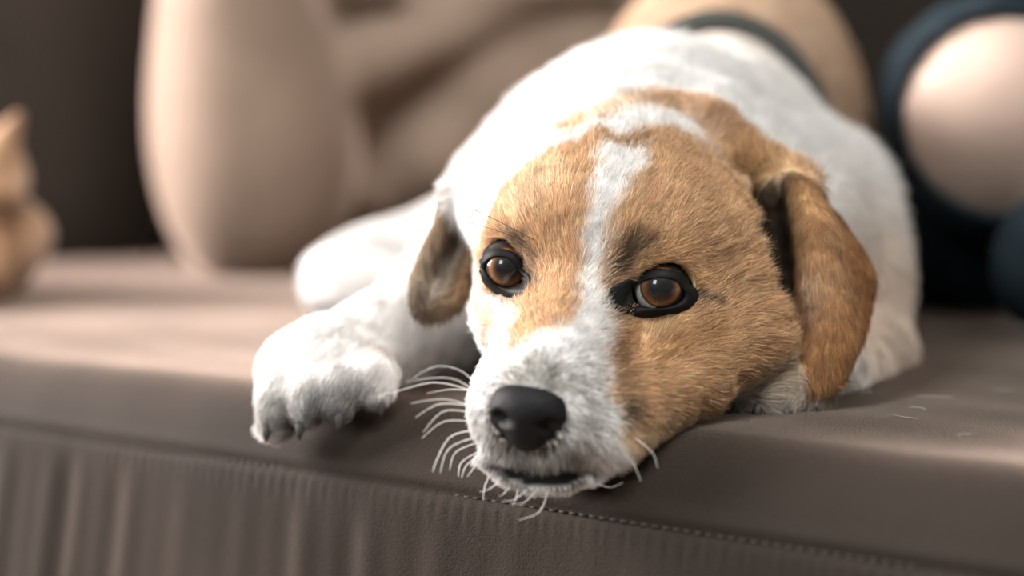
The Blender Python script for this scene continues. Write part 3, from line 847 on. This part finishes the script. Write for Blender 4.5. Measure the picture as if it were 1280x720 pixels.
def hair(name, reg, dens, r0, pts, clump, par=dog, split=None):
    sel = np.where(vis & (region == reg) & (True if split is None else split))[0]
    A = ta[sel]
    n = int(A.sum() * 1e4 * dens * FUR)
    k = sel[np.searchsorted(np.cumsum(A) / A.sum(), rng.random(n)).clip(0, len(sel) - 1)]
    u, v = rng.random(n), rng.random(n); f = u + v > 1; u[f], v[f] = 1 - u[f], 1 - v[f]
    bw = np.stack([1 - u - v, u, v], 1)
    I = tri[k]
    g = lambda X: (X[I] * bw[..., None]).sum(1) if X.ndim == 2 else (X[I] * bw).sum(1)
    P, N_ = g(BV.astype(np.float64)), g(BN)
    N_ /= np.linalg.norm(N_, axis=1)[:, None]
    F_, L_, lf = g(v_F), g(v_L), g(v_lift)
    col = coat_color(P + rng.normal(0, .0005, P.shape), g(v_ear), .10)
    # direction along the skin, with locks that wander a little
    w1 = np.stack([wob(P, clump, 21), wob(P, clump, 22), wob(P, clump, 23)], 1)
    w2 = np.stack([wob(P, clump * 3.1, 24), wob(P, clump * 3.1, 25), wob(P, clump * 3.1, 26)], 1)
    F_ = F_ / np.linalg.norm(F_, axis=1)[:, None] + (.18 if reg != 2 else .10) * w1 + .13 * w2 + rng.normal(0, .14 if reg != 2 else .32, P.shape)
    T_ = F_ - N_ * (F_ * N_).sum(1)[:, None]
    T_ /= np.linalg.norm(T_, axis=1)[:, None] + 1e-9
    lf = np.clip(lf + .10 * wob(P, clump * 1.7, 27) + rng.normal(0, .07, n), .08, 1.2)
    Ln = L_ / 100 * (1 + (.18 if reg != 2 else .06) * wob(P, clump * 2, 28)) * rng.uniform(.65, 1.15, n)
    if reg == 0:                                                        # dark hairs mixed in round the nose
        dn = np.linalg.norm(to_head(P) - np.array([0, -7.6, -3.9]), axis=1)
        pick = (rng.random(n) < .34 * (1 - ss(1.6, 4.2, dn))) & (col[:, 2] > .35)
        col[pick] *= .22
    d0 = T_ * np.cos(lf)[:, None] + N_ * np.sin(lf)[:, None]
    d1 = T_ * np.cos(lf * .3)[:, None] + N_ * np.sin(lf * .3)[:, None] + np.array([0, 0, -.12])
    s_ = np.linspace(0, 1, pts)
    X = P[:, None] - N_[:, None] * .0003 + Ln[:, None, None] * (s_[None, :, None] * d0[:, None] * (1 - .5 * s_[None, :, None]) + .5 * s_[None, :, None] ** 2 * d1[:, None])
    X[..., 2] = np.where((X[..., 2] < .4505) & (X[..., 1] > .80), .4505, X[..., 2])
    hc = bpy.data.hair_curves.new(name)
    hc.add_curves([pts] * n)
    hc.position_data.foreach_set('vector', X.astype(np.float32).ravel())
    ra = hc.attributes.get('radius') or hc.attributes.new('radius', 'FLOAT', 'POINT')
    rad = r0 * (1 - .8 * s_)[None] * rng.uniform(.7, 1.2, n)[:, None]
    ra.data.foreach_set('value', rad.astype(np.float32).ravel())
    ca_ = hc.attributes.new('coat', 'FLOAT_COLOR', 'CURVE')
    shade = np.exp(rng.normal(.05, 1.0, n) * np.where(col[:, 2] > .45, .15, .34))[:, None] * (1 + .08 * wob(P, clump * 1.5, 29))[:, None]
    c4 = np.ones((n, 4), np.float32); c4[:, :3] = np.clip(col * shade, 0, .92)
    ca_.data.foreach_set('color', c4.ravel())
    hc.materials.append(M_FUR)
    o = bpy.data.objects.new(name, hc)
    C.objects.link(o)
    o.parent = par
    o.matrix_parent_inverse = Matrix.Translation(-Vector(par.location))
    o['kind'] = 'stuff'
    print(name, n, round(time.time() - T0, 1))
    return o


hair('face_fur', 0, 620, .00011, 4, 300)
hair('ear_fur', 1, 520, .00011, 4, 240, split=tcen[:, 0] > .03)
hair('ear_fur', 1, 520, .00011, 4, 240, split=tcen[:, 0] <= .03)
hair('body_fur', 2, 150, .00024, 5, 120)
hair('leg_fur', 3, 260, .00015, 4, 180)

# ---- whiskers
M_WHITE_HAIR = plain('white_whisker', (.85, .83, .80), .4)
M_DARK_HAIR = plain('dark_whisker', (.03, .025, .022), .5)
WHISK = [[(600, 484), (575, 463), (545, 458), (517, 472)], [(598, 492), (568, 474), (535, 473), (508, 477)], [(592, 488), (562, 487), (533, 492)], [(596, 490), (545, 478), (500, 488), (466, 497)],
         [(592, 508), (555, 499), (514, 504)], [(592, 508), (550, 505), (519, 522)], [(592, 516), (555, 514), (529, 540)], [(592, 527), (555, 527), (527, 548)],
         [(590, 538), (563, 546), (546, 575), (541, 590)], [(590, 548), (562, 560), (550, 592)], [(592, 556), (570, 565), (562, 588)], [(594, 567), (577, 578), (573, 596)],
         [(596, 570), (583, 582), (577, 597)], [(600, 577), (590, 588), (584, 596)], [(613, 592), (606, 608), (604, 625)], [(626, 600), (612, 611), (600, 615)], [(640, 604), (630, 617), (623, 620)],
         [(648, 608), (645, 623), (641, 632)], [(662, 610), (642, 625), (628, 626)], [(673, 610), (657, 627), (643, 631)], [(686, 611), (674, 640), (648, 650)],
         [(775, 560), (792, 580), (801, 602)], [(742, 604), (763, 609), (779, 603)], [(790, 545), (815, 565), (822, 585)]]
DARKW = [[(782, 520), (830, 505), (885, 500)], [(772, 522), (840, 520), (902, 524)], [(668, 300), (620, 275), (592, 262)], [(660, 303), (620, 288), (585, 278)], [(785, 310), (805, 295), (840, 288)], [(770, 505), (800, 497), (850, 495)]]
for k, wp in enumerate(WHISK + DARKW):
    h = ray(*wp[0])
    q = np.array(wp[0], float)
    while h[0] is None:
        q += (np.array([680, 520]) - q) * .03
        h = ray(*q)
    d0 = (np.array(h[0]) - CAM) @ FW
    ctl = [at(*p, d0 + .0005 - .0025 * i + (.004 if k in (3,) else 0)) for i, p in enumerate(wp)]
    ctl[0] = np.array(h[0])
    g = np.array(ctl)[:, None, :].repeat(2, 1)
    path = sheet(None, 12, 2, g)[:, 0]
    dark = k >= len(WHISK)
    V, F = tube(path, np.linspace(.00016 if dark or 21 <= k < 24 else .00023, .00006, 12), 5)
    wk = mesh_obj('whisker', V, F, M_DARK_HAIR if dark else M_WHITE_HAIR, dog)
    if dark:
        wk['label'] = 'dark whisker'

# ---- claws
M_CLAW = plain('claw_horn', (.035, .032, .032), .6)
for tt in TOES + TOES_L:
    a, b_ = np.array(tt[1]), np.array(tt[2])
    d = (b_ - a) / np.linalg.norm(b_ - a)
    p = b_ + d * .004
    V, F = tube([p + np.array([0, 0, .002]), p + d * .005 + np.array([0, -.002, .0015]), p + d * .0055 + np.array([0, -.002, -.001]), p + d * .0066 + np.array([0, -.001, -.003])], [.0022, .0022, .0017, .0006], 8)
    mesh_obj('claw', V, F, M_CLAW, dog)

# ---- dark strap round the back
ring = []
cx, cy, cz = .117, 1.075, .548
th = np.linspace(0, 2 * math.pi, 72, endpoint=False)
V, F = [], []
for i, t_ in enumerate(th):
    d = np.array([math.cos(t_), 0, math.sin(t_)])
    h = tree.ray_cast(Vector((cx + .3 * d[0], cy, cz + .3 * d[2])), Vector(-d))
    p = np.array(h[0]) if h[0] is not None else np.array([cx, cy, cz]) + .09 * d
    p[2] = max(p[2], .4515)
    for dy, off in ((-.019, -.002), (-.017, .012), (.017, .012), (.019, -.002)):
        V.append(p + d * off + np.array([0, dy, 0]))
for i in range(72):
    j = (i + 1) % 72
    for k in range(4):
        F.append((i * 4 + k, i * 4 + (k + 1) % 4, j * 4 + (k + 1) % 4, j * 4 + k))
hs = mesh_obj('strap', V, F, plain('strap_webbing', (.035, .036, .032), .7), dog)
hs['label'] = 'dark strap round the back'

# ------------------------------------------------------------------ person sitting behind the dog, knee bare
M_SKIN = plain('skin', (.60, .43, .355), .55, Subsurface_Weight=.1)
m_denim, N, L, b = mat('navy_denim')
tc = N.new('ShaderNodeTexCoord')
n1 = N.new('ShaderNodeTexNoise'); n1.inputs['Scale'].default_value = 60; n1.inputs['Detail'].default_value = 5
r = N.new('ShaderNodeValToRGB')
r.color_ramp.elements[0].color = (.006, .010, .013, 1); r.color_ramp.elements[1].color = (.018, .029, .038, 1)
L.new(tc.outputs['Object'], n1.inputs['Vector']); L.new(n1.outputs['Fac'], r.inputs['Fac']); L.new(r.outputs['Color'], b.inputs['Base Color'])
b.inputs['Roughness'].default_value = .9; b.inputs['Specular IOR Level'].default_value = .15
KNEE = at(1228, 128, 1.10)


def legs(s_, grow, skin):
    k = .02
    hip = np.array([.52, 1.46, .56]); hip2 = np.array([.74, 1.46, .56])
    s_.cone(hip, .078 + grow, KNEE + np.array([.012, .02, .004]), .056 + grow, k)                       # thigh
    s_.ell(KNEE, np.array([.050, .048, .050]) + grow, .015)
    s_.cone(KNEE + np.array([.01, .02, -.03]), .046 + grow, np.array([.56, 1.12, .500]), .034 + grow, k)       # shin folded across
    k2 = np.array([.92, 1.12, .57])
    s_.cone(hip2, .078 + grow, k2, .056 + grow, k)
    s_.cone(k2, .050 + grow, at(1330, 330, 1.01), .033 + grow, k)                                        # other shin, crossing in front
    s_.ell((.63, 1.47, .56), np.array([.17, .11, .10]) + grow, .04)
    s_.cone(at(1188, 322, 1.22), .042 + grow, (.58, 1.24, .505), .05 + grow, k)                              # added dark denim roll standing in for the shade under the knee
    if skin:
        s_.cone((.56, 1.12, .500), .032, (.66, 1.08, .485), .028, k)
        s_.ell((.70, 1.06, .475), (.05, .035, .025), .02)


sk = Sculpt((.20, .88, .40), (1.05, 1.66, .74), .006)
legs(sk, 0, True)
v, q = sk.mesh()
pers = empty('person', (.6, 1.4, .45), 'person sitting cross-legged on the sofa behind the dog, bare knee out of navy denim', 'person')
mesh_obj('body', v, q, M_SKIN, pers)
jn = Sculpt((.20, .88, .40), (1.05, 1.66, .74), .004)
legs(jn, .007, False)
hole = Sculpt((.20, .88, .40), (1.05, 1.66, .74), .004)
inner = Sculpt((.20, .88, .40), (1.05, 1.66, .74), .004)
legs(inner, .0015, False)
X = np.stack(np.meshgrid(*[inner.lo[k] + inner.vox * np.arange(inner.n[k]) for k in range(3)], indexing='ij'), -1)
wr = wob(X.reshape(-1, 3), 95, 5).reshape(inner.A.shape) * .0022
jA = np.maximum(jn.A + wr.astype(np.float32), -inner.A)
hc_ = KNEE + np.array([.010, -.040, -.008])
hd = np.sqrt((((X - hc_) / np.array([.068, .066, .062])) ** 2).sum(-1))
jn.A = np.maximum(jA, ((1 - hd) * .05).astype(np.float32))
v, q = jn.mesh()
mesh_obj('jeans', v, q, m_denim, pers)

# ------------------------------------------------------------------ small tan cat at the picture's edge
cat = empty('cat', (-.40, 1.27, .45), 'small tan cat lying on the sofa at the far left edge', 'cat')
K = Sculpt((-.66, 1.12, .44), (-.28, 1.45, .62), .003)
K.ell((-.43, 1.29, .492), (.105, .07, .046), .02)
K.ell((-.52, 1.31, .495), (.07, .07, .048), .02)
K.ell((-.366, 1.262, .482), (.034, .040, .036), .02)
K.ell((-.362, 1.25, .533), (.032, .034, .028), .012)
K.ell((-.343, 1.225, .525), (.015, .014, .012), .01)
for a, b_ in (((-.352, 1.25, .548), (-.336, 1.252, .577)), ((-.385, 1.262, .548), (-.392, 1.268, .578))):
    K.cone(a, .016, b_, .0035, .008)
K.cone((-.372, 1.235, .466), .016, (-.362, 1.195, .463), .013, .01)
K.cone((-.40, 1.225, .466), .016, (-.395, 1.18, .463), .013, .01)
K.chain([(-.58, 1.29, .47), (-.60, 1.22, .464), (-.55, 1.17, .463), (-.47, 1.16, .463)], [.016, .014, .012, .009], .01)
v, q = K.mesh()
m_cat, N, L, b = mat('tan_cat_fur')
tc = N.new('ShaderNodeTexCoord'); n1 = N.new('ShaderNodeTexNoise'); n1.inputs['Scale'].default_value = 22
wv = N.new('ShaderNodeTexWave'); wv.inputs['Scale'].default_value = 14; wv.inputs['Distortion'].default_value = 3
r = N.new('ShaderNodeValToRGB'); r.color_ramp.elements[0].color = (.25, .13, .065, 1); r.color_ramp.elements[1].color = (.43, .25, .14, 1)
L.new(tc.outputs['Object'], wv.inputs['Vector']); L.new(wv.outputs['Fac'], r.inputs['Fac']); L.new(r.outputs['Color'], b.inputs['Base Color'])
b.inputs['Roughness'].default_value = .9; b.inputs['Sheen Weight'].default_value = .3
mesh_obj('body', v, q, m_cat, cat)
M_CATEYE = plain('cat_eye', (.12, .14, .03), .1)
for p in ((-.352, 1.219, .540), (-.372, 1.217, .540)):
    u_ = np.linspace(0, math.pi, 9)
    V, F = tube([np.array(p) + np.array([0, .004 * math.cos(t_), 0]) for t_ in u_], [.004 * max(math.sin(t_), .05) for t_ in u_], 10)
    mesh_obj('eye', V, F, M_CATEYE, cat)
# ------------------------------------------------------------------ shed hairs lying on the seat
V, F = [], []
r5 = np.random.default_rng(5)
for k in range(16):
    s0, t0 = r5.uniform(.18, .50), r5.uniform(-.16, -.01)
    q, n_ = seat_point(np.array([s0]), np.array([t0]))
    a = r5.uniform(0, 6.28); l = r5.uniform(.006, .016); bend = r5.normal(0, .9)
    pts = [q[0] + n_[0] * .0022 + l * (u - .5) * np.array([math.cos(a + bend * u), math.sin(a + bend * u), 0]) for u in np.linspace(0, 1, 6)]
    v, f = tube(pts, .00007, 4)
    o = len(V); V += v; F += [tuple(i + o for i in ff) for ff in f]
lh = mesh_obj('shed_hairs', V, F, M_WHITE_HAIR)
tag(lh, 'scatter of short pale dog hairs on the brown seat', 'hair', None, 'stuff')
print('done', round(time.time() - T0, 1))
